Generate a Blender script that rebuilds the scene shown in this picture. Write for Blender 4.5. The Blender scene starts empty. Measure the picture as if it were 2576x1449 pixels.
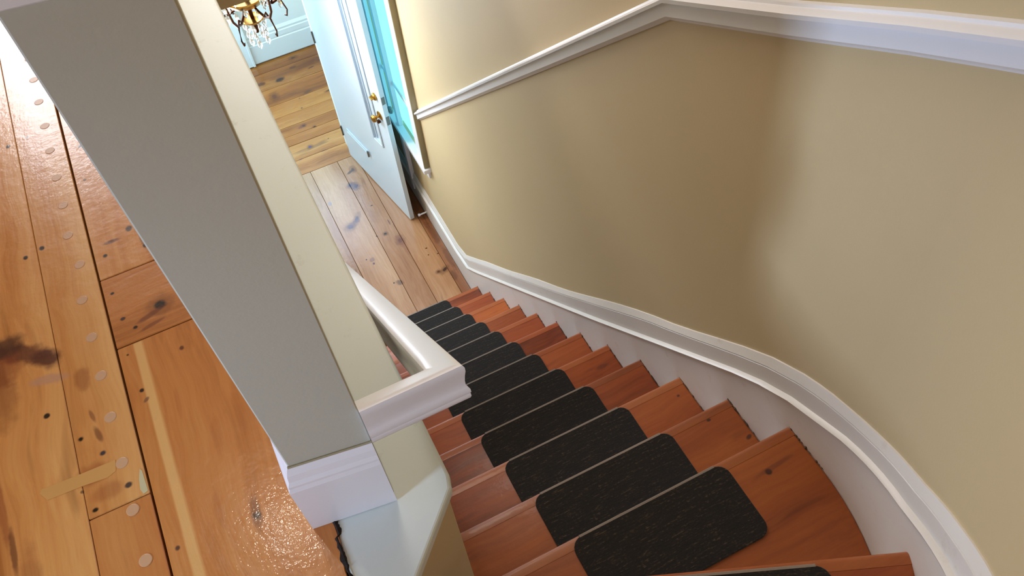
import bpy, bmesh, math, random
from mathutils import Vector, Matrix

# ------------------------------------------------------------------ camera, world, light
sc = bpy.context.scene
COL = sc.collection
cam_d = bpy.data.cameras.new('camera')
cam = bpy.data.objects.new('camera', cam_d)
COL.objects.link(cam)
cam_d.sensor_width = 36.0
cam_d.lens = 2163.43 / 2576 * 36.0
cam_d.clip_start = 0.02
RX = Vector((0.893721, -0.442562, -0.073492)); RU = Vector((0.393812, 0.695468, 0.601029)); RF = Vector((0.214881, 0.566094, -0.795841))
M = Matrix(((RX.x, RU.x, -RF.x, -0.94922), (RX.y, RU.y, -RF.y, -3.09734), (RX.z, RU.z, -RF.z, 4.37964), (0, 0, 0, 1)))
cam.matrix_world = M
sc.camera = cam
sc.view_settings.view_transform = 'Standard'
sc.view_settings.look = 'None'
sc.view_settings.gamma = 1
sc.view_settings.use_curve_mapping = False
sc.view_settings.exposure = 0.0

w = bpy.data.worlds.new('daylight'); sc.world = w; w.use_nodes = True
bg = w.node_tree.nodes['Background']
bg.inputs[0].default_value = (0.22, 0.86, 1.0, 1)
bg.inputs[1].default_value = 2.0

def area(name, loc, target, sx, sy, power, color, spread=math.pi):
    l = bpy.data.lights.new(name, 'AREA'); l.shape = 'RECTANGLE'; l.size = sx; l.size_y = sy
    l.energy = power; l.color = color; l.spread = spread
    o = bpy.data.objects.new(name, l); COL.objects.link(o); o.location = loc
    o.rotation_euler = (Vector(target) - Vector(loc)).to_track_quat('-Z', 'Y').to_euler()
    return o
# daylight from windows out of view, plus added fills in vestibule and hall
area('window_daylight_landing', (-3.12, -2.95, 3.75), (0, -2.20, 3.15), 0.30, 0.7, 6.5, (0.56, 0.73, 1.0), math.radians(62))
area('window_daylight_upstairs_front', (-1.1, 2.05, 4.5), (-0.6, -1.0, 1.6), 2.1, 1.3, 66, (0.95, 0.96, 1.0), math.radians(125))
area('fill_vestibule', (-1.5, 2.5, 1.5), (0, 2.0, 0.6), 1.0, 1.5, 62, (0.50, 0.80, 1.0))  # cool fill added to light the open door, no window on this side
area('window_daylight_entry', (-.50, 3.08, 1.75), (-.50, 0, 1.0), 0.8, 1.4, 22, (0.55, 0.72, 1.0))
area('fill_hall', (-1.08, 0.95, 1.9), (0.0, -1.1, 1.5), 0.9, 1.2, 66, (0.80, 0.88, 1.0))  # unseen fill added to brighten the lower stairs and right wall
def point(name, loc, power, color, r):
    l = bpy.data.lights.new(name, 'POINT'); l.energy = power; l.color = color; l.shadow_soft_size = r
    o = bpy.data.objects.new(name, l); COL.objects.link(o); o.location = loc
    return o
point('lamp_upstairs', (-1.42, -1.25, 5.2), 9, (1.0, 0.90, 0.76), 0.035)
point('fill_stairwell', (-0.45, -0.2, 4.9), 50, (1.0, 0.93, 0.85), 0.3)  # added ambient fill for the stairwell wall, not a known fixture

# ------------------------------------------------------------------ materials
def srgb(r, g, b):
    f = lambda c: (c / 255 / 12.92) if c / 255 <= 0.04045 else ((c / 255 + 0.055) / 1.055) ** 2.4
    return (f(r), f(g), f(b), 1)

def newmat(name):
    m = bpy.data.materials.new(name); m.use_nodes = True
    nt = m.node_tree; b = nt.nodes['Principled BSDF']
    return m, nt, b

def N(nt, t, **kw):
    n = nt.nodes.new(t)
    for k, v in kw.items(): setattr(n, k, v)
    return n

def mathn(nt, op, a, b=None, clamp=False):
    n = nt.nodes.new('ShaderNodeMath'); n.operation = op; n.use_clamp = clamp
    for i, v in enumerate((a, b)):
        if v is None: continue
        if isinstance(v, (int, float)): n.inputs[i].default_value = v
        else: nt.links.new(v, n.inputs[i])
    return n.outputs[0]

def mix(nt, fac, a, b, mode='MIX'):
    n = nt.nodes.new('ShaderNodeMix'); n.data_type = 'RGBA'; n.blend_type = mode
    for s, v in ((n.inputs[0], fac), (n.inputs[6], a), (n.inputs[7], b)):
        if isinstance(v, (int, float)): s.default_value = v
        elif isinstance(v, tuple): s.default_value = v
        else: nt.links.new(v, s)
    return n.outputs[2]

def ramp(nt, v, stops):
    n = nt.nodes.new('ShaderNodeValToRGB'); e = n.color_ramp.elements
    while len(e) < len(stops): e.new(0.5)
    for i, (p, c) in enumerate(stops): e[i].position = p; e[i].color = c
    nt.links.new(v, n.inputs[0]); return n.outputs[0]

def noise(nt, vec, scale, detail=3, rough=0.55, dist=0.0):
    n = nt.nodes.new('ShaderNodeTexNoise'); n.inputs['Scale'].default_value = scale
    n.inputs['Detail'].default_value = detail; n.inputs['Roughness'].default_value = rough
    n.inputs['Distortion'].default_value = dist
    if vec is not None: nt.links.new(vec, n.inputs['Vector'])
    return n.outputs[0]

def paint(name, col, rough=0.5, var=0.04, bump=0.05, bscale=220, stain=None):
    m, nt, b = newmat(name)
    g = N(nt, 'ShaderNodeNewGeometry')
    n1 = noise(nt, g.outputs['Position'], 3.0, 3)
    dark = tuple(c * (1 - var * 2.2) for c in col[:3]) + (1,)
    lite = tuple(min(1, c * (1 + var)) for c in col[:3]) + (1,)
    c = mix(nt, n1, dark, lite)
    if stain:
        n3 = noise(nt, g.outputs['Position'], 14.0, 6, 0.7)
        c = mix(nt, ramp(nt, n3, [(0.60, (0, 0, 0, 1)), (0.78, (0.5, 0.5, 0.5, 1))]), c, stain)
    nt.links.new(c, b.inputs['Base Color'])
    b.inputs['Roughness'].default_value = rough
    n2 = noise(nt, g.outputs['Position'], bscale, 2)
    bp = N(nt, 'ShaderNodeBump'); bp.inputs['Strength'].default_value = bump; bp.inputs['Distance'].default_value = 0.002
    nt.links.new(n2, bp.inputs['Height']); nt.links.new(bp.outputs[0], b.inputs['Normal'])
    return m

def wood(name, axis, dark, mid, lite, rough=0.25, spots=(), bands=(), grain=1.0, coat=0.3, bump=0.10):
    """axis 0/1: grain along x / y.  spots: (x,y,rx,ry,angle,color,strength)  bands: (x0,x1,ymin,ymax,color,strength)"""
    m, nt, b = newmat(name)
    g = N(nt, 'ShaderNodeNewGeometry'); pos = g.outputs['Position']
    oi = N(nt, 'ShaderNodeObjectInfo')
    mp = N(nt, 'ShaderNodeMapping')
    mp.inputs['Scale'].default_value = (0.9, 11, 11) if axis == 0 else (11, 0.9, 11)
    off = N(nt, 'ShaderNodeCombineXYZ')
    r10 = mathn(nt, 'MULTIPLY', oi.outputs['Random'], 37.0)
    nt.links.new(r10, off.inputs[0]); nt.links.new(r10, off.inputs[1])
    va = N(nt, 'ShaderNodeVectorMath'); va.operation = 'ADD'
    warp = N(nt, 'ShaderNodeTexNoise'); warp.inputs['Scale'].default_value = 3.2; warp.inputs['Detail'].default_value = 2
    nt.links.new(pos, warp.inputs['Vector'])
    vs = N(nt, 'ShaderNodeVectorMath'); vs.operation = 'SCALE'; vs.inputs[3].default_value = 0.07
    nt.links.new(warp.outputs['Color'], vs.inputs[0])
    vp = N(nt, 'ShaderNodeVectorMath'); vp.operation = 'ADD'
    nt.links.new(pos, vp.inputs[0]); nt.links.new(vs.outputs[0], vp.inputs[1])
    nt.links.new(vp.outputs[0], mp.inputs['Vector'])
    nt.links.new(mp.outputs[0], va.inputs[0]); nt.links.new(off.outputs[0], va.inputs[1])
    big = noise(nt, va.outputs[0], 0.55, 3, 0.5)
    mp2 = N(nt, 'ShaderNodeMapping')
    mp2.inputs['Scale'].default_value = (2.2, 90, 90) if axis == 0 else (90, 2.2, 90)
    nt.links.new(vp.outputs[0], mp2.inputs['Vector'])
    fine = noise(nt, mp2.outputs[0], 1.0, 4, 0.6)
    t = mathn(nt, 'ADD', mathn(nt, 'MULTIPLY', big, 0.72), mathn(nt, 'MULTIPLY', fine, 0.28 * grain))
    t = mathn(nt, 'ADD', t, mathn(nt, 'MULTIPLY', mathn(nt, 'SUBTRACT', oi.outputs['Random'], 0.5), 0.06))
    c = ramp(nt, t, [(0.30, dark), (0.46, mid), (0.66, lite)])
    # broad dark heartwood streaks
    mp3 = N(nt, 'ShaderNodeMapping'); mp3.inputs['Scale'].default_value = (1.6, 16, 16) if axis == 0 else (16, 1.6, 16)
    nt.links.new(vp.outputs[0], mp3.inputs['Vector'])
    st = noise(nt, mp3.outputs[0], 1.0, 3, 0.6)
    c = mix(nt, ramp(nt, st, [(0.62, (0, 0, 0, 1)), (0.76, (0.55, 0.55, 0.55, 1))]), c, tuple(v * 0.55 for v in dark[:3]) + (1,))
    c = mix(nt, 1.0, c, oi.outputs['Color'], 'MULTIPLY')
    for (x0, x1, y0, y1, col, s) in bands:
        sx = N(nt, 'ShaderNodeSeparateXYZ'); nt.links.new(vp2 if False else pos, sx.inputs[0])
        wob = mathn(nt, 'MULTIPLY', mathn(nt, 'SUBTRACT', big, 0.5), 0.02)
        xx = mathn(nt, 'ADD', sx.outputs[0], wob)
        def edge(v, e, wd, up):
            q = mathn(nt, 'DIVIDE', mathn(nt, 'SUBTRACT', v, e), wd if up else -wd)
            return mathn(nt, 'ADD', q, 0.5, True)
        f = mathn(nt, 'MULTIPLY', edge(xx, x0, 0.004, True), edge(xx, x1, 0.006, False))
        f = mathn(nt, 'MULTIPLY', f, mathn(nt, 'MULTIPLY', edge(sx.outputs[1], y0, 0.01, True), edge(sx.outputs[1], y1, 0.01, False)))
        c = mix(nt, mathn(nt, 'MULTIPLY', f, s), c, col)
    if spots:
        wn = N(nt, 'ShaderNodeTexNoise'); wn.inputs['Scale'].default_value = 38; wn.inputs['Detail'].default_value = 3
        nt.links.new(pos, wn.inputs['Vector'])
        wn_o = mathn(nt, 'SUBTRACT', wn.outputs[0], 0.5)
    halo = tuple(v * 0.75 for v in dark[:3]) + (1,)
    ext = []
    for sp in spots:
        if .0095 < sp[2] < .03 and sp[6] > .8: ext.append((sp[0], sp[1], sp[2] * 2.3, sp[3] * 2.3, sp[4], halo, .55))
    for (x, y, rx, ry, ang, col, s) in ext + list(spots):
        mm = N(nt, 'ShaderNodeMapping'); mm.vector_type = 'TEXTURE'
        mm.inputs['Location'].default_value = (x, y, 0); mm.inputs['Rotation'].default_value = (0, 0, math.radians(ang))
        mm.inputs['Scale'].default_value = (rx, ry, 1e6)
        nt.links.new(pos, mm.inputs['Vector'])
        ln = N(nt, 'ShaderNodeVectorMath'); ln.operation = 'LENGTH'; nt.links.new(mm.outputs[0], ln.inputs[0])
        f = mathn(nt, 'ADD', ln.outputs['Value'], mathn(nt, 'MULTIPLY', wn_o, 0.9))
        mr = N(nt, 'ShaderNodeMapRange'); mr.interpolation_type = 'SMOOTHSTEP'
        nt.links.new(f, mr.inputs[0]); mr.inputs[1].default_value = 1.25; mr.inputs[2].default_value = 0.55
        mr.inputs[3].default_value = 0; mr.inputs[4].default_value = s
        c = mix(nt, mr.outputs[0], c, col)
    nt.links.new(c, b.inputs['Base Color'])
    b.inputs['Coat Weight'].default_value = coat
    b.inputs['Coat Roughness'].default_value = 0.07
    rr = ramp(nt, big, [(0.3, (rough * 0.8,) * 3 + (1,)), (0.7, (rough * 1.35,) * 3 + (1,))])
    nt.links.new(rr, b.inputs['Roughness'])
    n5 = noise(nt, pos, 22, 3, 0.6)
    h = mathn(nt, 'ADD', mathn(nt, 'MULTIPLY', fine, 0.35), n5)
    bp = N(nt, 'ShaderNodeBump'); bp.inputs['Strength'].default_value = bump; bp.inputs['Distance'].default_value = 0.01
    nt.links.new(h, bp.inputs['Height']); nt.links.new(bp.outputs[0], b.inputs['Normal'])
    n6 = noise(nt, pos, 40, 3, 0.7)
    bp2 = N(nt, 'ShaderNodeBump'); bp2.inputs['Strength'].default_value = bump * 1.6; bp2.inputs['Distance'].default_value = 0.006
    nt.links.new(n6, bp2.inputs['Height']); nt.links.new(bp2.outputs[0], b.inputs['Coat Normal'])
    return m

def metal(name, col, rough=0.25):
    m, nt, b = newmat(name)
    g = N(nt, 'ShaderNodeNewGeometry')
    c = mix(nt, noise(nt, g.outputs['Position'], 60, 3), tuple(v * 0.75 for v in col[:3]) + (1,), col)
    nt.links.new(c, b.inputs['Base Color']); b.inputs['Metallic'].default_value = 1; b.inputs['Roughness'].default_value = rough
    return m

DK = srgb(45, 22, 12); DK2 = srgb(70, 35, 30); BR = srgb(120, 62, 38); HOLE = srgb(14, 8, 6); RED = srgb(150, 78, 44); PALE = srgb(214, 160, 96)
up_spots = [
    # the large knot on the widest board and its streaks
    (-1.515, -1.775, 0.075, 0.026, -32, srgb(96, 44, 28), 0.9), (-1.466, -1.815, 0.034, 0.022, -38, srgb(88, 40, 26), 0.95), (-1.56, -1.80, 0.05, 0.05, 0, srgb(140, 62, 30), 0.6),
    (-1.548, -1.745, 0.05, 0.03, 0, srgb(70, 34, 26), 0.85), (-1.575, -1.85, 0.045, 0.10, 5, srgb(120, 58, 30), 0.5),
    (-1.47, -1.868, 0.04, 0.012, -15, srgb(196, 148, 120), 0.7),
    (-1.584, -2.10, 0.008, 0.10, 3, RED, 0.6), (-1.573, -2.20, 0.006, 0.05, 0, srgb(96, 46, 34), 0.7), (-1.55, -2.29, 0.02, 0.10, 0, srgb(150, 84, 48), 0.4),
    # nail holes
    (-1.464, -1.115, 0.005, 0.006, 0, HOLE, 1), (-1.417, -1.105, 0.004, 0.005, 0, HOLE, .9), (-1.470, -1.515, 0.006, 0.007, 0, HOLE, 1), (-1.434, -1.505, 0.006, 0.007, 0, HOLE, 1),
    (-1.302, -1.21, 0.006, 0.007, 0, HOLE, 1), (-1.312, -1.335, 0.004, 0.004, 0, HOLE, .8),
    (-1.310, -1.60, 0.006, 0.006, 0, HOLE, 1), (-1.483, -1.952, 0.006, 0.006, 0, HOLE, 1), (-1.432, -2.035, 0.006, 0.006, 0, HOLE, 1),
    (-1.399, -2.085, 0.006, 0.006, 0, srgb(60, 50, 60), 1), (-1.447, -2.145, 0.004, 0.004, 0, HOLE, .7),
    (-1.307, -1.985, 0.005, 0.005, 0, HOLE, 1), (-1.303, -2.01, 0.007, 0.004, 40, srgb(120, 80, 60), .8), (-1.316, -1.888, .003, .003, 0, HOLE, .8),
    (-1.369, -2.172, 0.007, 0.006, 0, srgb(50, 42, 50), 0.95), (-1.431, -2.192, 0.006, 0.005, 0, HOLE, 1), (-1.315, -2.33, 0.005, 0.005, 0, srgb(60, 30, 30), 0.9),
    # worn dark dashes on the board with the plugs
    (-1.408, -1.90, 0.016, 0.03, 0, srgb(150, 80, 40), 0.55), (-1.400, -2.04, 0.006, 0.02, 12, srgb(110, 56, 34), 0.7), (-1.404, -1.995, 0.004, 0.018, 12, srgb(120, 62, 40), 0.6),
    (-1.425, -2.12, 0.035, 0.022, 0, srgb(150, 70, 36), 0.5), (-1.405, -2.165, 0.028, 0.02, 0, srgb(158, 80, 40), 0.45),
    # board by the wall
    (-1.248, -1.545, 0.008, 0.009, 0, srgb(58, 36, 30), .95), (-1.29, -1.565, 0.018, 0.006, 0, srgb(96, 58, 52), .8), (-1.228, -1.60, 0.004, 0.03, 5, srgb(120, 76, 50), .6), (-1.226, -1.615, .005, .006, 0, DK, .9),
    # board with flame grain near the post
    (-1.177, -2.338, 0.007, 0.008, 0, HOLE, 1), (-1.178, -2.335, 0.010, 0.035, -6, srgb(96, 48, 26), 0.55), (-1.215, -1.925, 0.005, 0.006, 0, srgb(90, 44, 26), .9),
    (-1.20, -2.15, 0.010, 0.05, -4, srgb(176, 98, 46), 0.35), (-1.235, -2.30, 0.008, 0.05, -4, srgb(176, 98, 46), 0.35), (-1.15, -2.12, 0.010, 0.06, -3, srgb(176, 98, 46), 0.35), (-1.25, -2.05, 0.005, 0.04, -3, srgb(176, 98, 46), 0.35),
]
up_cross = [
    (-1.231, -1.795, 0.013, 0.013, 0, srgb(24, 17, 14), 1), (-1.255, -1.812, 0.035, 0.007, 18, srgb(110, 54, 32), .7),
    (-1.315, -1.715, 0.005, 0.004, 0, HOLE, 1), (-1.307, -1.793, 0.006, 0.005, 0, srgb(60, 36, 40), 1), (-1.288, -1.828, 0.006, 0.005, 0, HOLE, 1),
    (-1.255, -1.838, 0.03, 0.005, 12, srgb(120, 60, 34), .7),
]
BLU = srgb(66, 48, 72)
lo_spots = [
    (-0.352, 1.40, 0.035, 0.045, 20, srgb(96, 66, 70), .75), (-0.372, 1.415, 0.014, 0.018, 0, BLU, .95), (-0.336, 1.39, 0.015, 0.02, 0, BLU, .95),
    (-0.505, 1.04, 0.022, 0.02, 0, BLU, .85), (-0.445, 1.085, 0.012, 0.035, -35, BLU, .85), (-0.48, 1.06, 0.06, 0.02, 15, srgb(110, 80, 84), .6),
    (-0.248, 0.752, 0.016, 0.022, 0, srgb(58, 36, 40), .95), (-0.250, 0.76, 0.03, 0.06, 0, srgb(140, 82, 56), .55), (-0.238, 0.68, 0.02, 0.08, 0, srgb(150, 90, 56), .4),
    (-0.084, 0.372, 0.020, 0.012, 35, srgb(64, 34, 22), .95), (-0.128, 0.375, 0.011, 0.009, 0, srgb(84, 46, 30), .9),
    (-0.476, 0.69, 0.02, 0.02, 0, srgb(96, 66, 84), .5), (-0.510, 0.71, 0.006, 0.007, 0, srgb(44, 26, 40), 1), (-0.478, 0.655, 0.008, 0.010, 0, srgb(80, 52, 70), .9),
    (-0.315, 0.86, 0.011, 0.009, -30, HOLE, .95), (-0.375, 0.87, 0.006, 0.006, 0, HOLE, .9), (-0.305, 1.155, 0.009, 0.007, 0, srgb(40, 25, 25), .95),
    (-0.327, 1.545, 0.03, 0.012, 25, srgb(70, 40, 40), .85), (-0.30, 1.56, 0.012, 0.02, 0, srgb(60, 36, 40), .85),
    (-0.385, 0.42, 0.022, 0.028, 30, srgb(62, 40, 44), .6), (-0.42, 0.435, 0.006, 0.006, 0, HOLE, .9), (-0.12, 0.60, 0.008, 0.007, 0, srgb(70, 44, 24), .9),
    (-0.07, 0.52, 0.005, 0.005, 0, HOLE, .9), (-0.13, 0.54, 0.005, 0.005, 0, HOLE, .9), (-0.255, 0.95, 0.005, 0.03, 0, srgb(84, 50, 36), .8),
    (-0.03, 0.70, 0.02, 0.12, 0, srgb(96, 52, 32), .55), (-0.02, 0.45, 0.02, 0.12, 0, srgb(96, 52, 32), .5), (-0.05, 0.30, .02, .05, 0, srgb(90, 50, 34), .5),
    (-0.56, 1.32, 0.015, 0.02, 0, srgb(110, 120, 150), .5),
]
ve_spots = [
    (-0.47, 2.835, 0.040, 0.028, 10, srgb(54, 28, 20), .95), (-0.62, 2.86, 0.035, 0.025, 0, srgb(80, 42, 26), .85), (-0.455, 2.88, 0.10, 0.02, 8, srgb(120, 70, 34), .6),
    (-0.317, 2.575, 0.035, 0.016, 10, srgb(58, 30, 18), .95), (-0.31, 2.575, 0.08, 0.025, 12, srgb(120, 70, 34), .6),
    (-0.57, 2.655, 0.020, 0.030, 0, srgb(90, 46, 24), .85), (-0.29, 3.05, 0.02, 0.012, 0, srgb(70, 40, 24), .9), (-0.33, 2.93, 0.03, 0.016, 0, srgb(80, 46, 26), .8),
    (-0.20, 2.85, 0.03, 0.007, 10, DK, .8), (-0.17, 2.50, .02, .006, 12, DK, .85), (-0.42, 2.41, 0.008, 0.008, 0, HOLE, .9), (-0.40, 2.53, 0.006, 0.006, 0, HOLE, .8),
    (-0.49, 2.20, 0.035, 0.015, 10, srgb(110, 62, 50), .7), (-0.47, 2.205, 0.012, 0.01, 0, srgb(66, 36, 34), .9), (-0.40, 2.15, 0.010, 0.007, 0, srgb(50, 28, 24), .9),
    (-0.50, 1.955, 0.012, 0.012, 0, srgb(66, 58, 110), .9), (-0.35, 1.97, 0.006, .005, 0, HOLE, .9), (-0.60, 1.862, 0.02, 0.005, 0, srgb(70, 50, 60), .8), (-0.42, 1.862, 0.03, 0.005, 0, srgb(80, 54, 50), .8),
]
M_up = wood('pine_boards_upper', 1, srgb(176, 110, 54), srgb(214, 148, 82), srgb(234, 182, 112), 0.26, up_spots,
            [(-1.302, -1.284, -3.4, -1.865, srgb(236, 188, 116), 0.8)])
M_upx = wood('pine_boards_cross', 0, srgb(150, 88, 42), srgb(200, 130, 66), srgb(220, 158, 92), 0.26, up_cross)
M_lo = wood('pine_boards_hall', 1, srgb(128, 82, 50), srgb(170, 122, 84), srgb(198, 156, 118), 0.22, lo_spots)
M_ve = wood('pine_boards_vestibule', 0, srgb(106, 58, 20), srgb(158, 98, 42), srgb(190, 136, 72), 0.24, ve_spots)
M_tread = wood('stained_tread_wood', 0, srgb(98, 40, 10), srgb(150, 70, 22), srgb(176, 92, 34), 0.48,
               [(-0.118, -2.50, 0.009, 0.008, 0, srgb(38, 10, 6), .95), (-0.10, -2.495, 0.06, 0.007, 4, srgb(84, 36, 16), .45), (-0.085, -2.235, 0.007, 0.005, 0, DK, .9),
                (-0.018, -2.33, 0.01, 0.006, 20, DK, .8), (-0.10, -2.84, 0.02, 0.006, -20, DK, .6), (-0.04, -2.04, .006, .005, 0, DK, .8), (-0.07, -1.62, .03, .01, 0, DK2, .5)], coat=0.06, bump=0.07)
M_nose = wood('worn_nosing_wood', 0, srgb(124, 60, 22), srgb(164, 84, 34), srgb(184, 104, 48), 0.42, coat=0.1, bump=0.06)
M_wall = paint('tan_wall_paint', srgb(204, 182, 141), 0.62, 0.02, 0.10, 160)
M_greige = paint('greige_post_paint', srgb(184, 183, 169), 0.62, 0.02, 0.08, 160)
M_ceil = paint('ceiling_paint', srgb(236, 232, 222), 0.7)
M_white = paint('white_trim_paint', srgb(234, 234, 240), 0.32, 0.015, 0.04, 90)
M_cap = paint('worn_white_cap_paint', srgb(220, 230, 228), 0.38, 0.03, 0.10, 60, srgb(170, 170, 160))
M_string = paint('stringer_paint', srgb(226, 219, 212), 0.36, 0.03, 0.06, 60, srgb(196, 176, 158))
M_cool = paint('vestibule_paint', srgb(228, 240, 246), 0.5, 0.02)
M_door = paint('door_white_gloss', srgb(212, 226, 238), 0.24, 0.01, 0.03, 90)
M_dirt = paint('dark_gap_dirt', srgb(34, 24, 18), 0.9, 0.3, 0.6, 300)
M_grime = paint('edge_grime_brown', srgb(84, 66, 52), 0.9, 0.3)
M_sub = paint('subfloor_dark', srgb(26, 18, 12), 0.95, 0.2)
M_plug = paint('wood_filler', srgb(218, 174, 134), 0.35, 0.06, 0.1, 300)
M_patch = paint('inlay_patch_wood', srgb(224, 170, 98), 0.3, 0.08, 0.1, 60)
M_fill = paint('cream_filler', srgb(210, 204, 160), 0.5, 0.04)
M_caulk_shade = paint('grubby_caulk_and_shade', srgb(168, 156, 124), 0.7, 0.2, 0.3, 200)  # caulk colour, also used for the painted shade beside the window casing
M_brass = metal('aged_brass', srgb(196, 150, 70), 0.28)
M_dbrass = metal('dark_bronze', srgb(84, 48, 26), 0.35)
M_steel = metal('tarnished_latch', srgb(130, 130, 126), 0.4)

m, nt, b = newmat('crystal'); M_crys = m
b.inputs['Transmission Weight'].default_value = 0.75; b.inputs['IOR'].default_value = 1.5; b.inputs['Roughness'].default_value = 0.05
g = N(nt, 'ShaderNodeNewGeometry'); nt.links.new(mix(nt, noise(nt, g.outputs['Position'], 20), srgb(225, 235, 240), srgb(255, 252, 246)), b.inputs['Base Color'])
m, nt, b = newmat('window_glass'); M_glass = m
b.inputs['Transmission Weight'].default_value = 1.0; b.inputs['IOR'].default_value = 1.02; b.inputs['Roughness'].default_value = 0.0
g = N(nt, 'ShaderNodeNewGeometry'); nt.links.new(mix(nt, noise(nt, g.outputs['Position'], 6), srgb(235, 250, 252), srgb(255, 255, 255)), b.inputs['Base Color'])

# ribbed pad carpet
m, nt, b = newmat('ribbed_pad_carpet'); M_pad = m
tc = N(nt, 'ShaderNodeTexCoord'); g = N(nt, 'ShaderNodeNewGeometry')
mp = N(nt, 'ShaderNodeMapping'); mp.inputs['Scale'].default_value = (18, 190, 1); nt.links.new(tc.outputs['Object'], mp.inputs['Vector'])
oi = N(nt, 'ShaderNodeObjectInfo')
rn = noise(nt, mp.outputs[0], 1.0, 2, 0.7)
mpb = N(nt, 'ShaderNodeMapping'); mpb.inputs['Scale'].default_value = (150, 260, 1); nt.links.new(tc.outputs['Object'], mpb.inputs['Vector'])
rb = noise(nt, mpb.outputs[0], 1.0, 1, 0.5)
t = mathn(nt, 'ADD', mathn(nt, 'MULTIPLY', rn, 0.6), mathn(nt, 'MULTIPLY', rb, 0.4))
c = ramp(nt, t, [(0.42, srgb(10, 7, 5)), (0.56, srgb(26, 19, 14)), (0.70, srgb(82, 66, 46))])
nt.links.new(c, b.inputs['Base Color']); b.inputs['Roughness'].default_value = 0.85
b.inputs['Sheen Weight'].default_value = 0.10; b.inputs['Specular IOR Level'].default_value = 0.35; b.inputs['Sheen Roughness'].default_value = 0.6
bp = N(nt, 'ShaderNodeBump'); bp.inputs['Strength'].default_value = 0.5; bp.inputs['Distance'].default_value = 0.003
nt.links.new(t, bp.inputs['Height']); nt.links.new(bp.outputs[0], b.inputs['Normal'])
M_pedge = paint('pad_binding_grey', srgb(150, 138, 128), 0.7, 0.2, 0.3, 300)

# ------------------------------------------------------------------ helpers
def mk(name, V, F, mat, parent=None, bevel=0.0, seg=1, smooth=False, kind=None, label=None, cat=None, group=None):
    me = bpy.data.meshes.new(name); me.from_pydata([tuple(v) for v in V], [], F); me.update()
    bm = bmesh.new(); bm.from_mesh(me); bmesh.ops.recalc_face_normals(bm, faces=bm.faces)
    if bevel > 0:
        bmesh.ops.bevel(bm, geom=[e for e in bm.edges if e.calc_face_angle(0) > 0.5], offset=bevel, segments=seg, profile=0.5, affect='EDGES', clamp_overlap=True)
    bm.to_mesh(me); bm.free()
    if smooth:
        for p in me.polygons: p.use_smooth = True
        try: me.set_sharp_from_angle(angle=math.radians(35))
        except Exception: pass
    me.materials.append(mat)
    o = bpy.data.objects.new(name, me); COL.objects.link(o)
    if parent: o.parent = parent
    tag(o, label, cat, group, kind)
    return o

def tag(o, label=None, cat=None, group=None, kind=None):
    if label: o['label'] = label
    if cat: o['category'] = cat
    if group: o['group'] = group
    if kind: o['kind'] = kind
    return o

def empty(name, loc=(0, 0, 0), **kw):
    o = bpy.data.objects.new(name, None); COL.objects.link(o); o.empty_display_size = 0.05
    o.location = loc
    bpy.context.view_layer.update()
    return tag(o, kw.get('label'), kw.get('cat'), kw.get('group'), kw.get('kind'))

def boxvf(x0, x1, y0, y1, z0, z1):
    V = [(x0, y0, z0), (x1, y0, z0), (x1, y1, z0), (x0, y1, z0), (x0, y0, z1), (x1, y0, z1), (x1, y1, z1), (x0, y1, z1)]
    F = [(0, 3, 2, 1), (4, 5, 6, 7), (0, 1, 5, 4), (1, 2, 6, 5), (2, 3, 7, 6), (3, 0, 4, 7)]
    return V, F

def join(*vfs):
    V, F = [], []
    for v, f in vfs:
        n = len(V); V += list(v); F += [tuple(i + n for i in q) for q in f]
    return V, F

def box(name, b6, mat, parent=None, bevel=0.0, **kw):
    V, F = boxvf(*b6); return mk(name, V, F, mat, parent, bevel, **kw)

def prismvf(poly, z0, z1):
    n = len(poly)
    V = [(p[0], p[1], z0) for p in poly] + [(p[0], p[1], z1) for p in poly]
    F = [tuple(range(n))[::-1], tuple(range(n, 2 * n))] + [(i, (i + 1) % n, (i + 1) % n + n, i + n) for i in range(n)]
    return V, F

def sweepvf(sections, closed=True):
    n = len(sections[0]); V = [p for s in sections for p in s]; F = []
    for i in range(len(sections) - 1):
        for j in range(n if closed else n - 1):
            a = i * n + j; b_ = i * n + (j + 1) % n
            F.append((a, b_, b_ + n, a + n))
    if closed:
        F.append(tuple(range(n))[::-1]); F.append(tuple(range((len(sections) - 1) * n, len(sections) * n)))
    return V, F

def tubevf(pts, rad, n=8):
    pts = [Vector(p) for p in pts]; secs = []; up = Vector((0.13, 0.21, 0.97))
    rs = rad if isinstance(rad, (list, tuple)) else [rad] * len(pts)
    for i, p in enumerate(pts):
        d = (pts[min(i + 1, len(pts) - 1)] - pts[max(i - 1, 0)]).normalized()
        a = d.cross(up)
        if a.length < 0.05: a = d.cross(Vector((1, 0, 0)))
        a.normalize(); b_ = a.cross(d)
        secs.append([p + rs[i] * (math.cos(t) * a + math.sin(t) * b_) for t in [2 * math.pi * k / n for k in range(n)]])
    return sweepvf(secs)

def lathevf(profile, center, axis=(0, 0, 1), n=20):
    ax = Vector(axis).normalized(); c = Vector(center)
    a = ax.orthogonal().normalized(); b_ = ax.cross(a)
    secs = [[c + h * ax + max(r, 1e-4) * (math.cos(t) * a + math.sin(t) * b_) for t in [2 * math.pi * k / n for k in range(n)]] for r, h in profile]
    return sweepvf(secs)

def interp(tab, s):
    if s <= tab[0][0]: return tab[0][1]
    for (a, b_), (c, d) in zip(tab, tab[1:]):
        if s <= c: return b_ + (d - b_) * (s - a) / (c - a)
    return tab[-1][1]

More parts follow.
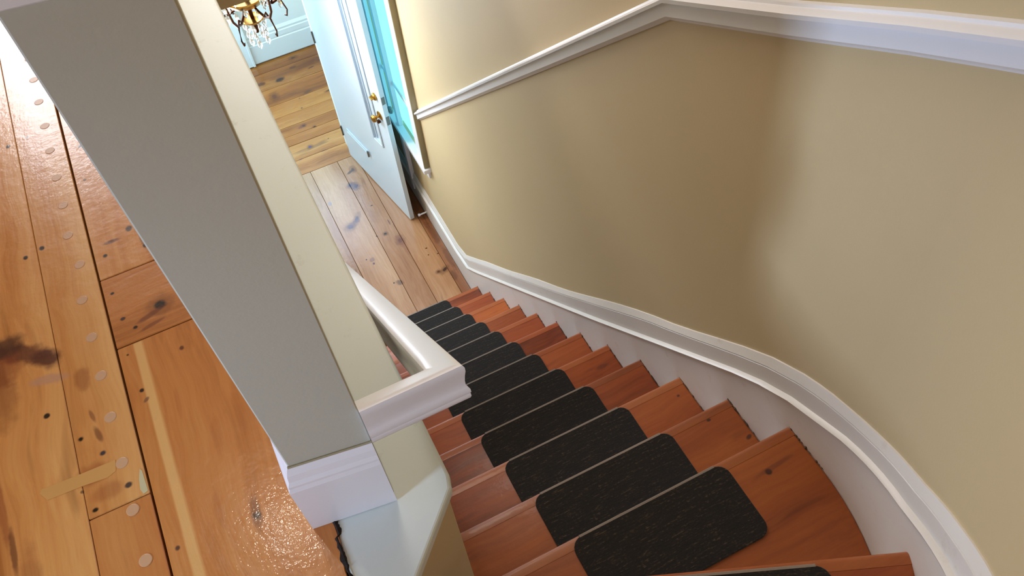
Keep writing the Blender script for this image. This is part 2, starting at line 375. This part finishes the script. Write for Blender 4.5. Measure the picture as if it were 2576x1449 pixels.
# ------------------------------------------------------------------ constants
H = 0.2; G = 0.22; UP = 3.0; WX = 0.016
YC = -2.55; RC = 0.70
def plan(s, off):
    if s < -YC: return (-off, -s)
    th = (s + YC) / RC
    if th < math.pi / 2: return (-RC + (RC - off) * math.cos(th), YC - (RC - off) * math.sin(th))
    return (-RC - (s + YC - RC * math.pi / 2), YC - RC + off)

# ------------------------------------------------------------------ room shell
WY0, WY1, WZ0, WZ1 = 0.73, 1.22, 0.70, 1.95      # window opening in the right wall
V, F = join(boxvf(WX, .17, YC, .5, -.3, 5.6), boxvf(WX, .035, .5, WY0, -.3, 2.75), boxvf(WX, .17, .5, 3.3, 2.75, 5.6), boxvf(WX, .035, WY1, 1.7, -.3, 2.75), boxvf(WX, .17, 1.7, 3.3, -.3, 2.75), boxvf(WX, .035, WY0, WY1, -.3, WZ0), boxvf(WX, .035, WY0, WY1, WZ1, 2.75))
mk('wall_right', V, F, M_wall, kind='structure')
secs = []
for i in range(33):
    s = -YC + RC * math.pi / 2 * i / 32
    a = plan(s, -WX); b_ = plan(s, -.17)
    secs.append([(a[0], a[1], -.3), (a[0], a[1], 5.6), (b_[0], b_[1], 5.6), (b_[0], b_[1], -.3)])
V, F = sweepvf(secs); mk('wall_curved', V, F, M_wall, smooth=True, kind='structure')
yb = YC - RC - WX
box('wall_back', (-3.3, -RC, yb - .15, yb, -.3, 5.6), M_wall, kind='structure')
V, F = join(boxvf(-3.35, -3.2, yb - .15, 2.2, 2.7, 5.6)); mk('wall_left', V, F, M_wall, kind='structure')
V, F = join(boxvf(-3.35, .17, 2.12, 2.27, 2.7, 5.6)); mk('wall_front', V, F, M_wall, kind='structure')
box('ceiling', (-3.35, .17, yb - .15, 2.27, 5.6, 5.7), M_ceil, kind='structure')
# long wall between landing and stairwell; its end is the broad post in the foreground
mk('wall_landing', *prismvf([(-1.081, -2.391), (-.9505, -2.411), (-.9505, .15), (-1.081, .15)], UP - .02, 5.6), M_greige, bevel=0.002, kind='structure')
# lower storey
box('wall_stair', (-1.0, -.868, -2.44, .12, -.3, UP - .03), M_greige, kind='structure')
V, F = prismvf([(-.866, -2.440), (-.984, -2.560), (-.998, -2.546), (-.880, -2.426)], 1.4, UP - .028)
mk('wall_newel', V, F, M_wall, bevel=0.004, seg=3, kind='structure')
V, F = prismvf([(-.985, -2.560), (-1.060, -3.262), (-1.075, -3.262), (-1.0, -2.548)], 1.4, UP - .028)
mk('wall_landing_edge', V, F, M_wall, kind='structure')
V, F = join(boxvf(-1.3, -1.12, .12, 1.70, -.3, 2.75), boxvf(-1.12, -1.0, .02, .12, -.3, 2.75), boxvf(-1.9, -1.75, 1.70, 3.3, -.3, 2.75)); mk('wall_hall', V, F, M_wall, kind='structure')
V, F = join(boxvf(-.25, .016, 1.71, 1.86, -.3, 2.75), boxvf(-1.9, -1.10, 1.71, 1.86, -.3, 2.75), boxvf(-1.10, -.25, 1.71, 1.86, 2.12, 2.75)); mk('wall_partition', V, F, M_cool, kind='structure')
box('wall_far', (-1.9, .17, 3.13, 3.28, -.3, 2.75), M_cool, kind='structure')
V, F = join(boxvf(-1.9, .016, -.42, 3.28, 2.75, 2.97), boxvf(-3.3, -.88, -2.4, 3.28, 2.75, 2.955)); mk('ceiling', V, F, M_ceil, kind='structure')
box('trim_1', (-.868, .016, -.44, -.42, 2.75, 3.0), M_wall, kind='structure')

# white edge cap of the landing
V, F = prismvf([(-.853, -.42), (-.853, -2.425), (-.860, -2.450), (-.972, -2.566), (-.985, -2.60), (-.99, -3.26), (-1.060, -3.26), (-1.068, -2.50), (-1.063, -2.43), (-1.055, -2.40), (-.955, -2.40), (-.955, -.42)], UP - .030, UP - .001)
mk('trim_2', V, F, M_cap, bevel=0.006, seg=3, kind='structure')
V, F = prismvf([(-1.0, -2.41), (-.9, -2.41), (-.868, -2.448), (-.975, -2.558), (-.99, -3.26), (-1.06, -3.26), (-1.06, -2.41)], UP - .06, UP - .03)

# ------------------------------------------------------------------ upper floor
fl = empty('floor', (-1.5, -1.5, UP), kind='structure')
def child(o, par):
    o.parent = par; o.matrix_parent_inverse = par.matrix_world.inverted(); return o
child(box('subfloor', (-3.25, -1.06, -3.28, 2.2, UP - .045, UP - .018), M_sub), fl)
rnd = random.Random(4)
def board(x0, x1, y0, y1, top, mat, par, tint=(1, 1, 1), th=.018, name='floor_plank', bev=.0013, jag=0):
    V, F = boxvf(x0, x1, y0, y1, top - th, top)
    o = mk(name, V, F, mat, bevel=bev); child(o, par); o.color = (*tint, 1); return o
board(-1.700, -1.4455, -3.26, 0.9, UP, M_up, fl, (1.05, 1.03, .98))
pk = board(-1.4445, -1.337, -2.2045, 1.2, UP, M_up, fl, (1, .97, .92))
pk2 = board(-1.4445, -1.337, -3.26, -2.2065, UP - .0005, M_up, fl, (.86, .70, .58))
pk3 = board(-1.3325, -1.082, -1.6655, 1.0, UP, M_up, fl, (1.02, .98, .95))
pk4 = board(-1.3325, -1.082, -1.8625, -1.6685, UP + .0004, M_upx, fl, (1, .95, .9))
V, F = prismvf([(-1.3325, -1.865), (-1.3325, -3.26), (-1.071, -3.26), (-1.073, -2.50), (-1.064, -2.45), (-1.061, -2.38), (-1.082, -2.30), (-1.082, -1.865)], UP - .018, UP)
pk5 = child(mk('floor_plank', V, F, M_up, bevel=.0013), fl); pk5.color = (.90, .76, .60, 1)
x = -1.701
for wd in (.19, .24, .17, .22, .2, .19, .22):
    x1 = max(x - wd, -3.2); 
    if x - x1 < .05: break
    ym = rnd.uniform(-1.5, .2); board(x1 + .0015, x, -3.26, ym - .001, UP, M_up, fl, (1, .95, .9)); board(x1 + .0015, x, ym + .001, 2.11, UP, M_up, fl, (1, .92, .86)); x = x1
board(-1.700, -1.4455, .902, 2.11, UP, M_up, fl); board(-1.4445, -1.337, 1.202, 2.11, UP, M_up, fl); board(-1.3325, -1.082, 1.002, 2.11, UP, M_up, fl)
child(box('subfloor', (-1.081, .016, -.41, 2.11, UP - .03, UP - .018), M_sub), fl)
for q in range(6): board(-1.0785 + .1825 * q, -1.0785 + .1825 * (q + 1) - .002, .152 if q == 0 else -.418, 2.11, UP, M_up, fl, (1, .95, .9), th=.017)
# dark grit in the gap between boards and cap
V = []; F = []; n = 260; wl = .004; wr = .004
for i in range(n + 1):
    y = -2.395 - .86 * i / n
    xc = -1.061 if y > -2.44 else (-1.067 if y > -2.5 else -1.069)
    wl = min(.008, max(.001, wl + rnd.uniform(-.0016, .0016))); wr = min(.010, max(.002, wr + rnd.uniform(-.002, .002)))
    V += [(xc - wl, y, UP + .0002), (xc, y, UP + .002 + rnd.random() * .001), (xc + wr, y, UP - .0008)]
for i in range(n):
    a = 3 * i; F += [(a, a + 1, a + 4, a + 3), (a + 1, a + 2, a + 5, a + 4)]
child(mk('grit_line', V, F, M_dirt), fl)
# wood plugs
pegs = [(-1.371, -1.085), (-1.372, -1.186), (-1.371, -1.292), (-1.371, -1.394), (-1.375, -1.496), (-1.365, -1.597), (-1.376, -1.7), (-1.374, -1.808), (-1.373, -1.911), (-1.373, -2.015), (-1.371, -2.122), (-1.371, -2.2235), (-1.369, -2.325)]
pm = None
for i, (px, py) in enumerate(pegs):
    par = pk if i < 11 else pk2
    if pm is None:
        V, F = lathevf([(.0115, -.003), (.0115, .0003), (.0104, .0007), (.0001, .0007)], (0, 0, 0), n=18)
        o = mk('wood_plug', V, F, M_plug); pm = o.data
    else:
        o = bpy.data.objects.new('wood_plug', pm); COL.objects.link(o)
    o.location = (px, py, UP); bpy.context.view_layer.update(); child(o, par)
for i in range(8):
    o = bpy.data.objects.new('wood_plug', pm); COL.objects.link(o); o.location = (-1.372, -.98 + .102 * i, UP); child(o, pk)
V, F = prismvf([(-1.517, -2.112), (-1.512, -2.104), (-1.45, -2.108), (-1.381, -2.110), (-1.384, -2.133), (-1.40, -2.139), (-1.445, -2.134), (-1.506, -2.131)], UP - .002, UP + .0006)
o = child(mk('inlay_patch', V, F, M_patch), pk)
V, F = prismvf([(-1.344, -2.150), (-1.341, -2.156), (-1.339, -2.200), (-1.347, -2.203), (-1.351, -2.192), (-1.349, -2.17)], UP - .002, UP + .0008)
child(mk('filler_patch', V, F, M_fill), pk)

# ------------------------------------------------------------------ lower floor
fl2 = empty('floor', (-.5, 1.4, 0), kind='structure')
child(box('subfloor', (-1.9, .02, -.3, 3.2, -.05, -.019), M_sub), fl2)
xs = [-1.12, -.93, -.768, -.583, -.373, -.232, -.064, .0]
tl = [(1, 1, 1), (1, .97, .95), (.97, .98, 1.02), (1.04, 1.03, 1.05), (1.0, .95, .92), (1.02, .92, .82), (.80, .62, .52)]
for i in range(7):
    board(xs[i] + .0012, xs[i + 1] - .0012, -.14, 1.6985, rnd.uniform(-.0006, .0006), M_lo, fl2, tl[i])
ys = [1.70, 1.862, 2.035, 2.145, 2.255, 2.393, 2.553, 2.765, 2.985, 3.13]
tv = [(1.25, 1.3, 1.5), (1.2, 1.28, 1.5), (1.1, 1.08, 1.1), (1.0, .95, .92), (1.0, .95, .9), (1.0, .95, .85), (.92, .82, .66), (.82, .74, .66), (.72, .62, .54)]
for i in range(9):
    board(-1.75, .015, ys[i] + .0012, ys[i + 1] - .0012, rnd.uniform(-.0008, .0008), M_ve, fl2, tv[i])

# ------------------------------------------------------------------ staircase
st = empty('staircase', (-.42, .02, 0), label='steep wooden staircase with red-brown stained treads curving left at the top', cat='staircase')
XL = -.862
TH = .03
def tread_poly(k):
    z = H * k
    if k <= 11:
        yn = -(k - 1) * G
        return [(XL, yn), (0, yn), (0, yn - G - .035), (XL, yn - G - .035)]
    if k == 12:
        out = [(XL, -2.42), (0.0, -2.42), (0.0, -2.55)]
        for i in range(1, 10): out.append(plan(2.55 + .045 * i, 0))
        return out + [(-.52, -2.73), (-.866, -2.56), (-.866, -2.44)]
    if k == 13:
        out = [(-.872, -2.497)] + [plan(2.5 + RC * t, 0) for t in ()]
        a = [plan(2.55 + RC * t, 0) for t in (0.415, .55, .7, .85, 1.0)]
        return out + a + [(-.50, -2.95), (-.900, -2.54)]
    a = [plan(2.55 + RC * t, 0) for t in (0.93, 1.1, 1.25, 1.4, 1.55)]
    return [(-.905, -2.525)] + a + [(-.97, -3.24), (-.98, -2.60)]
def nose_line(k):
    if k <= 11: return (XL, -(k - 1) * G), (0, -(k - 1) * G)
    if k == 12: return (XL, -2.42), (0, -2.42)
    if k == 13: return (-.872, -2.497), tuple(plan(2.55 + RC * .415, 0))
    return (-.905, -2.525), tuple(plan(2.55 + RC * .93, 0))
tints = [(1.0, .9, .85), (1.12, 1.0, .95), (1.38, 1.42, 1.3), (1.0, .92, .85), (1.05, .9, .85), (1.08, .9, .85), (1.02, .92, .85), (1.12, 1.05, 1.0), (.98, .92, .85), (.92, .92, .85), (.86, .9, .85), (.86, .92, .9), (.9, .86, .85), (.9, .9, .9)]
for k in range(1, 15):
    z = H * k
    V, F = prismvf([(q[0], q[1] - (.012 if i_ < 2 or (k == 13 and i_ == 0) else 0)) for i_, q in enumerate(tread_poly(k))], z - TH, z)
    # round the nosing: simple bevel on the whole board
    o = child(mk('tread', V, F, M_tread, bevel=.006, seg=3, smooth=True), st)
    o.color = (*tints[k - 1], 1)
    a, b_ = Vector(nose_line(k)[0]), Vector(nose_line(k)[1])
    d = (b_ - a).normalized(); nrm = Vector((-d.y, d.x))     # points down the stair (+y)
    if nrm.y < 0: nrm = -nrm
    # half-round nosing strip in front of the board
    secs = []
    for e in (a, b_ - d * .001):
        pr = []
        for q in range(9):
            t = math.pi / 2 - math.pi * q / 8
            pr.append((e.x + nrm.x * (-.013 + .013 * math.cos(t)), e.y + nrm.y * (-.013 + .013 * math.cos(t)), z - TH / 2 + (TH / 2 + .0002) * math.sin(t)))
        pr.append((e.x - nrm.x * .020, e.y - nrm.y * .020, z - TH + .002)); pr.append((e.x - nrm.x * .030, e.y - nrm.y * .030, z + .0006)); 
        secs.append(pr)
    V, F = sweepvf(secs)
    o = child(mk('nosing', V, F, M_nose, smooth=True), st); o.color = (*[min(1.2, c * .95) for c in tints[k - 1]], 1)
    if k <= 12:
        y0 = -(k - 1) * G - .004; m_ = 26; V = []; F = []
        for q in range(m_ + 1):
            y = y0 - (.19 if k < 12 else .135) * q / m_; wd_ = .0005 + .0026 * max(0, rnd.gauss(0.1, .7))
            V += [(-wd_, y, z + .0006), (.001, y, z + .0006 + wd_ * 1.6)]
        for q in range(m_): F.append((2 * q, 2 * q + 1, 2 * q + 3, 2 * q + 2))
        child(mk('edge_grime', V, F, M_grime), st)
    # riser below the nosing
    back = .022
    p0 = a - nrm * back; p1 = b_ - nrm * back
    q0 = a - nrm * (back + .018); q1 = b_ - nrm * (back + .018)
    V, F = prismvf([tuple(p0), tuple(p1), tuple(q1), tuple(q0)], z - H, z - TH)
    o = child(mk('riser', V, F, M_white), st)

# stringer along the right wall
top = [(-3.2, .27), (-.30, .27), (-.16, .315), (.683, 1.072), (1.122, 1.468), (1.458, 1.782), (1.766, 2.072), (1.934, 2.215), (2.095, 2.36), (2.27, 2.515), (2.375, 2.592), (2.473, 2.645), (2.618, 2.695), (2.763, 2.755), (2.889, 2.835), (3.0, 2.915), (3.3, 3.12), (3.65, 3.27), (4.2, 3.27)]
bead = [(-3.2, .215), (-.30, .215), (-.12, .245), (.062, .40), (1.459, 1.663), (1.947, 2.115), (2.25, 2.394), (2.375, 2.489), (2.565, 2.582), (2.78, 2.666), (2.954, 2.779), (3.3, 3.0), (3.65, 3.17), (4.2, 3.17)]
def bottom(s):
    if s < -.05: return 0.0
    if s < 2.42: return max(0.0, H * s / G - .25)
    return 1.95 + (s - 2.42) * .3
ss = [-3.12, -1.2, -.4, -.30, -.24, -.19, -.16, -.12, -.08, -.03, .03, .1] + [.1 + .1 * i for i in range(1, 24)] + [2.45 + .04 * i for i in range(32)] + [3.8, 4.0]
secs = []
wv = random.Random(2)
for s in ss:
    zt = interp(top, s); zb = interp(bead, s); zg = zt - .032 if s > -.1 else zt - .022
    lo = bottom(s)
    if s > .15: zt += .004 * math.sin(s * 9.0)      # hand-cut wavy top edge
    prof = [(0, lo), (0, zb - .010), (.008, zb - .006), (.010, zb), (.006, zb + .004), (-.003, zb + .008), (-.003, zg - .003), (-.007, zg), (-.003, zg + .003), (-.012, zt), (-WX - .002, zt), (-WX - .002, lo)]
    secs.append([(*plan(s, o_), z_) for o_, z_ in prof])
V, F = sweepvf(secs); mk('baseboard_right', V, F, M_string, smooth=True, kind='structure')

# chair rail on the right wall
rb = [(-.578, 1.088), (1.754, 3.188), (2.132, 3.378), (2.3816, 3.508), (2.5524, 3.592), (3.6, 4.08), (4.3, 4.08)]
secs = []
def smin(s): return interp(rb, s)
for s in [-.575, 0, .8, 1.5, 1.754, 1.80, 2.132, 2.38] + [2.5 + .06 * i for i in range(20)] + [3.9]:
    z = smin(s)
    prof = [(-WX - .002, z), (.005 - WX, z + .001), (.008 - WX, z + .006), (.010 - WX, z + .008), (.016 - WX, z + .013), (.018 - WX, z + .015), (.019 - WX, z + .052), (.030 - WX, z + .054), (.031 - WX, z + .064), (.022 - WX, z + .069), (.012 - WX, z + .072), (.010 - WX, z + .078), (-WX - .002, z + .080)]
    secs.append([(*plan(s, o_), z_) for o_, z_ in prof])
V, F = sweepvf(secs); mk('trim_3', V, F, M_white, smooth=True, kind='structure')

# baseboard round the end of the landing wall (proud of the wall)
def bb_prof(p, nx, ny):   # profile points outwards from p along n
    return [(p[0] + nx * o_, p[1] + ny * o_, UP + z_) for o_, z_ in [(0, .0008), (.017, .0008), (.017, .142), (.014, .150), (.014, .156), (.010, .163), (.008, .178), (.003, .190), (0, .193)]]
A = (-.9515, -2.411); B = (-1.081, -2.391); Cc = (-1.081, .15)
secs = [bb_prof(A, .0, -1), bb_prof(B, -1, -1), bb_prof(Cc, -1, 0)]
V, F = sweepvf(secs); mk('baseboard_landing', V, F, M_white, kind='structure')
# thin grubby caulk bead above it
V, F = join(tubevf([(-1.082, -2.3925, UP + .193), (-.951, -2.4125, UP + .193)], .0022, 6)); mk('trim_4', V, F, M_caulk_shade, kind='structure')
# chair rail on the end of the landing wall
secs = []
for p, nx, ny in ((A, 0, -1), (B, -1, -1), (Cc, -1, 0)):
    secs.append([(p[0] + nx * o_, p[1] + ny * o_, UP + z_) for o_, z_ in [(0, 1.005), (.010, 1.012), (.012, 1.03), (.018, 1.04), (.018, 1.07), (.030, 1.075), (.028, 1.09), (0, 1.09)]])
V, F = sweepvf(secs); mk('trim_5', V, F, M_white, kind='structure')

# ------------------------------------------------------------------ handrail
hr = empty('handrail', (-.82, -2.38, 3.25), label='white painted moulded handrail turning a corner from the post down the stairs', cat='handrail')
# cross-section: (u across, v up), top at v=0
HPR = [(.010, 0), (.019, -.001), (.0245, -.004), (.0272, -.011), (.0272, -.021), (.0252, -.034), (.0238, -.048), (.0238, -.060), (.0258, -.067), (.0285, -.074), (.0288, -.083), (.0278, -.085), (.0272, -.086), (.0278, -.088), (.0280, -.095), (.0262, -.100)]
HP = [(-u, v) for u, v in reversed(HPR)] + HPR
xc = -.810; yc = -2.393; zt = 3.275; SL = H / G
s0 = [(-.9505, yc - u, zt + v + u * SL) for u, v in HP]
s1 = [(xc + u, yc - u, zt + v + u * SL) for u, v in HP]           # mitre
V, F = sweepvf([s0, s1]); child(mk('level_rail', V, F, M_white, smooth=True), hr)
secs = [s1]
for yy in (-2.33, -1.6, -.8, .02):
    secs.append([(xc + u, yy, zt - (yy - yc) * SL + v) for u, v in HP])
V, F = sweepvf(secs); child(mk('sloping_rail', V, F, M_white, smooth=True), hr)
for yy in (-1.9, -1.0, -.1):
    z = zt - (yy - yc) * H / G
    V, F = tubevf([(-.868, yy, z - .14), (-.84, yy, z - .135), (xc, yy, z - .115), (xc, yy, z - .095)], .007, 8)
    V2, F2 = lathevf([(.022, 0), (.022, .004), (.01, .006)], (-.868, yy, z - .14), (1, 0, 0), 14)
    V, F = join((V, F), (V2, F2)); child(mk('rail_bracket', V, F, M_brass, smooth=True), hr)

# ------------------------------------------------------------------ tread pads
def pad_mesh(wd, dp, th=.006, r=.032):
    pts = []
    for cx_, cy_, a0 in ((wd / 2 - r, -dp + r, -90), (wd / 2 - r, -r, 0), (-wd / 2 + r, -r, 90), (-wd / 2 + r, -dp + r, 180)):
        for i in range(7):
            a = math.radians(a0 + 15 * i); pts.append((cx_ + r * math.cos(a), cy_ + r * math.sin(a)))
    return pts
pads = []
names = {1: 'bluish grey ribbed stair pad on the lowest step by the hall floor', 2: 'ribbed stair pad on the second step up from the hall floor', 3: 'ribbed stair pad on the third step up from the hall floor',
         4: 'ribbed stair pad on the fourth step up from the hall floor', 5: 'ribbed stair pad on the fifth step up from the hall floor', 6: 'ribbed stair pad on the sixth step up, right edge beside the sloping handrail',
         7: 'dark ribbed stair pad on the step level with the corner of the handrail in view', 8: 'dark brown stair pad just past the handrail corner, fifth up from the big winder pad',
         9: 'dark brown stair pad, fourth step below the winder at the bottom edge', 10: 'dark brown stair pad, third step below the winder at the bottom edge',
         11: 'dark brown stair pad on the step just below the largest pad', 12: 'largest dark brown ribbed pad on the wide first winding step', 13: 'dark stair pad cut by the bottom edge of the photo on the uppermost winder'}
for k in range(1, 14):
    if k <= 12: c0 = Vector((-.416, -(k - 1) * G - .009 if k < 12 else -2.429)); ang = 0.0; wd, dp = .428, .200
    else: c0 = Vector((-.405, -2.706)); ang = math.radians(-22.8); wd, dp = .40, .17
    z = H * k + .0012
    pts = pad_mesh(wd, dp)
    V, F = prismvf(pts, 0, .006)
    o = mk('stair_pad', V, F, M_pad, bevel=.0015, seg=1, label=names[k], cat='stair pad', group='ribbed pads on the stair treads')
    o.location = (c0.x, c0.y, z); o.rotation_euler = (0, 0, ang)
    # pale binding along the front edge
    V, F = boxvf(-wd / 2 + .026, wd / 2 - .026, -.0035, .0035, 0, .0062)
    e = mk('front_binding', V, F, M_pedge, bevel=.001); e.parent = o; e['label'] = 'pale grey front binding'

# ------------------------------------------------------------------ window on the right wall
wn = empty('window_1', (WX, .97, 1.3), kind='structure')
def wbox(name, y0, y1, z0, z1, p=.02, mat=M_white, x1=None, bev=.002):
    return child(box(name, (WX - p, WX + .002 if x1 is None else x1, y0, y1, z0, z1), mat, bevel=bev), wn)
wbox('window_casing', .60, .73, .70, 2.10, .022)
wbox('window_casing', .60, 1.36, 1.95, 2.10, .024)
wbox('window_casing', 1.22, 1.36, .70, 1.95, .022)
wbox('window_sill', .575, 1.38, .668, .70, .045)
wbox('window_apron', .60, 1.36, .60, .668, .014)
wbox('casing_shade_strip', .590, .602, .665, 2.1, .034, M_caulk_shade)  # taupe strip that paints the shaded outer side of the casing
wbox('mullion', 1.03, 1.075, .12, 1.95, .026)
wbox('meeting_rail', .73, 1.22, 1.02, 1.05, .006)
child(box('window_pane', (.020, .024, WY0 - .005, 1.03, WZ0 - .005, WZ1 + .005), M_glass), wn)
child(box('window_pane', (.020, .024, 1.075, WY1 + .005, WZ0 - .005, WZ1 + .005), M_glass), wn)

# ------------------------------------------------------------------ front door, standing open
dr = empty('door_1', (-.265, 1.704, 0), kind='structure')
dt = Vector((.1766, -.9843, 0)); dn = Vector((-.9843, -.1766, 0))     # along the leaf, and the face toward the stairwell
H0 = Vector((-.265, 1.704, 0))
def dpt(s, n_, z): return H0 + dt * s + dn * n_ + Vector((0, 0, z))
def dbox(name, s0_, s1_, n0, n1, z0, z1, mat=M_door, par=None, bev=.0015):
    V, F = boxvf(0, 1, 0, 1, 0, 1)
    V = [dpt(s0_ + (s1_ - s0_) * v[0], n0 + (n1 - n0) * v[1], z0 + (z1 - z0) * v[2]) for v in V]
    return child(mk(name, V, F, mat, bevel=bev), par or dr)
W = .838
# leaf with a tall narrow recess near the lock stile
V, F = join(*[boxvf(a, b_, -.030, 0, c, d) for a, b_, c, d in ((0, .585, .012, 2.08), (.69, W, .012, 2.08), (.585, .69, .012, .60), (.585, .69, 1.95, 2.08), )])
V2, F2 = boxvf(.58, .695, -.024, -.014, .59, 1.96)
V, F = join((V, F), (V2, F2))
child(mk('door_leaf', [dpt(v[0], v[1], v[2]) for v in V], F, M_door, bevel=0), dr)
for nm, a in (('panel_moulding', (.572, .586, 0, .009, .588, 1.962)), ('panel_moulding', (.689, .703, 0, .009, .588, 1.962)), ('panel_moulding', (.586, .689, 0, .009, .588, .602)), ('panel_moulding', (.600, .606, -.014, -.004, .602, 1.95)), ('panel_moulding', (.668, .674, -.014, -.004, .602, 1.95))):
    dbox(nm, *a, bev=.003)
# low letter slot
ms = dbox('letter_slot', .10, .405, 0, .006, .298, .345, bev=.003)
dbox('slot_flap', .112, .393, .006, .011, .304, .326, M_door, ms, bev=.002)
dbox('slot_flap_edge', .392, .405, .004, .014, .290, .345, M_steel, ms, bev=.002)
def knob(s, z, side, r=.025, mat=M_brass, ln=.055):
    n0 = 0 if side > 0 else -.030
    V, F = lathevf([(.030, 0), (.030, .004), (.022, .008), (.010, .010), (.009, ln * .5), (r * .8, ln * .62), (r, ln * .8), (r * .8, ln), (.002, ln + .005)], dpt(s, n0, z), tuple(dn * side), 20)
    return child(mk('door_knob', V, F, mat, smooth=True), dr)
k1 = knob(.765, .905, 1); knob(.765, .905, -1, mat=M_steel)
V, F = lathevf([(.024, 0), (.024, .010), (.017, .016), (.002, .017)], dpt(.765, 0, 1.055), tuple(dn), 20); db = child(mk('deadbolt_rose', V, F, M_brass, smooth=True), dr)
dbox('thumb_turn', .748, .782, .016, .034, 1.050, 1.060, M_brass, db, bev=.002)
dbox('key_rose', .735, .757, .0, .02, .84, .86, M_dbrass, bev=.003)
dbox('latch_plate', W - .001, W + .0015, -.026, -.004, .87, .935, M_steel, bev=.0005)
dbox('latch_plate', W - .001, W + .0015, -.026, -.004, 1.03, 1.085, M_steel, bev=.0005)
for z in (.25, 1.05, 1.85):
    V, F = tubevf([dpt(-.006, .004, z - .045), dpt(-.006, .004, z + .045)], .006, 8); child(mk('hinge', V, F, M_steel, smooth=True), dr)
# little white door stop on the baseboard
V, F = join(tubevf([(-.001, .855, .052), (-.050, .860, .046)], .0055, 8), lathevf([(.010, 0), (.010, .012), (.004, .014)], (-.050, .860, .046), (-1, .1, -.1), 12))
mk('door_stop', V, F, M_white, smooth=True, label='small white door stop peg behind the open door near the floor', cat='door stop')

# ------------------------------------------------------------------ vestibule far wall
secs = []
for x in (-.592, .016):
    secs.append([(x, 3.132 - o_, z_) for o_, z_ in [(0, .016), (.020, .016), (.020, .178), (.015, .182), (.015, .190), (.017, .196), (.017, .236), (.012, .244), (.014, .262), (.003, .285), (0, .285)]])
V, F = sweepvf(secs); mk('baseboard_far', V, F, M_cool, kind='structure')
d2 = empty('door_2', (-.9, 3.12, 0), kind='structure')
child(box('door_casing', (-.80, -.592, 3.095, 3.132, .010, 2.3), M_cool, bevel=.003), d2)
child(box('casing_bead', (-.612, -.592, 3.086, 3.097, .010, 2.3), M_cool, bevel=.003), d2)
child(box('door_leaf', (-1.60, -.80, 3.105, 3.132, .010, 2.1), M_door, bevel=.003), d2)

# ------------------------------------------------------------------ chandelier
CX, CY = -.672, .60
ch = empty('chandelier', (CX, CY, 2.75), label='brass chandelier with curled arms and hanging clear crystals in the lower hall', cat='chandelier')
def chp(name, vf, mat, par=None, **kw): return child(mk(name, vf[0], vf[1], mat, smooth=True, **kw), par or ch)
chp('ceiling_rose', lathevf([(.001, 0), (.055, 0), (.05, -.02), (.02, -.035), (.006, -.04)], (CX, CY, 2.75)), M_brass)
chp('chain', tubevf([(CX, CY, 2.72), (CX, CY, 2.50)], .004, 6), M_brass)
chp('stem', lathevf([(.004, .52), (.012, .50), (.018, .46), (.008, .42), (.010, .34), (.026, .28), (.028, .24), (.010, .20), (.010, .16), (.012, .10), (.009, .02), (.012, -.02), (.010, -.045)], (CX, CY, 2.0)), M_dbrass)
chp('bowl', lathevf([(.010, .150), (.040, .152), (.095, .165), (.100, .160), (.085, .135), (.055, .115), (.020, .105), (.008, .104)], (CX, CY, 1.985), n=28), M_brass)
chp('lower_dish', lathevf([(.006, .060), (.030, .054), (.048, .060), (.052, .056), (.040, .044), (.018, .036), (.006, .034)], (CX, CY, 1.965), n=24), M_brass)
chp('finial', lathevf([(.006, .035), (.010, .02), (.012, .008), (.006, -.006), (.009, -.014), (.002, -.022)], (CX, CY, 1.962)), M_dbrass)
cr = None
def crystal(x, y, z, s, par):
    global cr
    if cr is None:
        V, F = lathevf([(.0005, .030), (.003, .024), (.0075, .008), (.009, 0), (.0075, -.010), (.0005, -.022)], (0, 0, 0), n=6)
        o = mk('crystal_drop', V, F, M_crys); cr = o.data
    else:
        o = bpy.data.objects.new('crystal_drop', cr); COL.objects.link(o)
    o.location = (x, y, z); o.scale = (s, s, s); bpy.context.view_layer.update(); child(o, par)
rc = random.Random(7)
for i in range(6):
    a = math.radians(60 * i - 4)
    ca, sa = math.cos(a), math.sin(a)
    prof = [(.03, .13), (.07, .10), (.11, .085), (.15, .10), (.175, .14), (.185, .20), (.195, .255)]
    arm = chp('arm', tubevf([(CX + r * ca, CY + r * sa, 1.985 + h) for r, h in prof], [.006, .006, .0065, .0065, .006, .005, .005], 8), M_dbrass)
    cx_, cy_, cz_ = CX + .195 * ca, CY + .195 * sa, 2.255
    cup = chp('candle_cup', lathevf([(.004, 0), (.02, .004), (.045, .018), (.048, .016), (.022, -.004), (.008, -.016), (.004, -.03)], (cx_, cy_, cz_), n=18), M_brass, arm)
    chp('candle_sleeve', lathevf([(.012, 0), (.012, .09), (.004, .095)], (cx_, cy_, cz_ + .012), n=12), M_white, arm)
    # small leafy tip that curls outward and down
    chp('leaf_curl', tubevf([(CX + r * ca, CY + r * sa, 1.985 + h) for r, h in [(.10, .085), (.125, .115), (.15, .085), (.165, .03), (.155, .0), (.145, .008)]], [.005, .005, .0045, .004, .005, .002], 6), M_dbrass, arm)
    for j in range(4):
        b2 = a + math.pi / 2 * j + .4
        crystal(cx_ + .044 * math.cos(b2), cy_ + .044 * math.sin(b2), cz_ - .028, 1.0, arm)
        if j % 2 == 0: crystal(cx_ + .044 * math.cos(b2), cy_ + .044 * math.sin(b2), cz_ - .075, 1.15, arm)
for i in range(10):
    a = 2 * math.pi * i / 10
    crystal(CX + .048 * math.cos(a), CY + .048 * math.sin(a), 1.992, 1.0, ch)
    crystal(CX + .046 * math.cos(a), CY + .046 * math.sin(a), 1.955 - .012 * (i % 2), .9, ch)
    if i % 2: crystal(CX + .040 * math.cos(a), CY + .040 * math.sin(a), 1.905, 1.25, ch)
for i in range(12):
    a = 2 * math.pi * i / 12 + .2
    crystal(CX + .095 * math.cos(a), CY + .095 * math.sin(a), 2.108 - .02 * (i % 2), 1.0, ch)
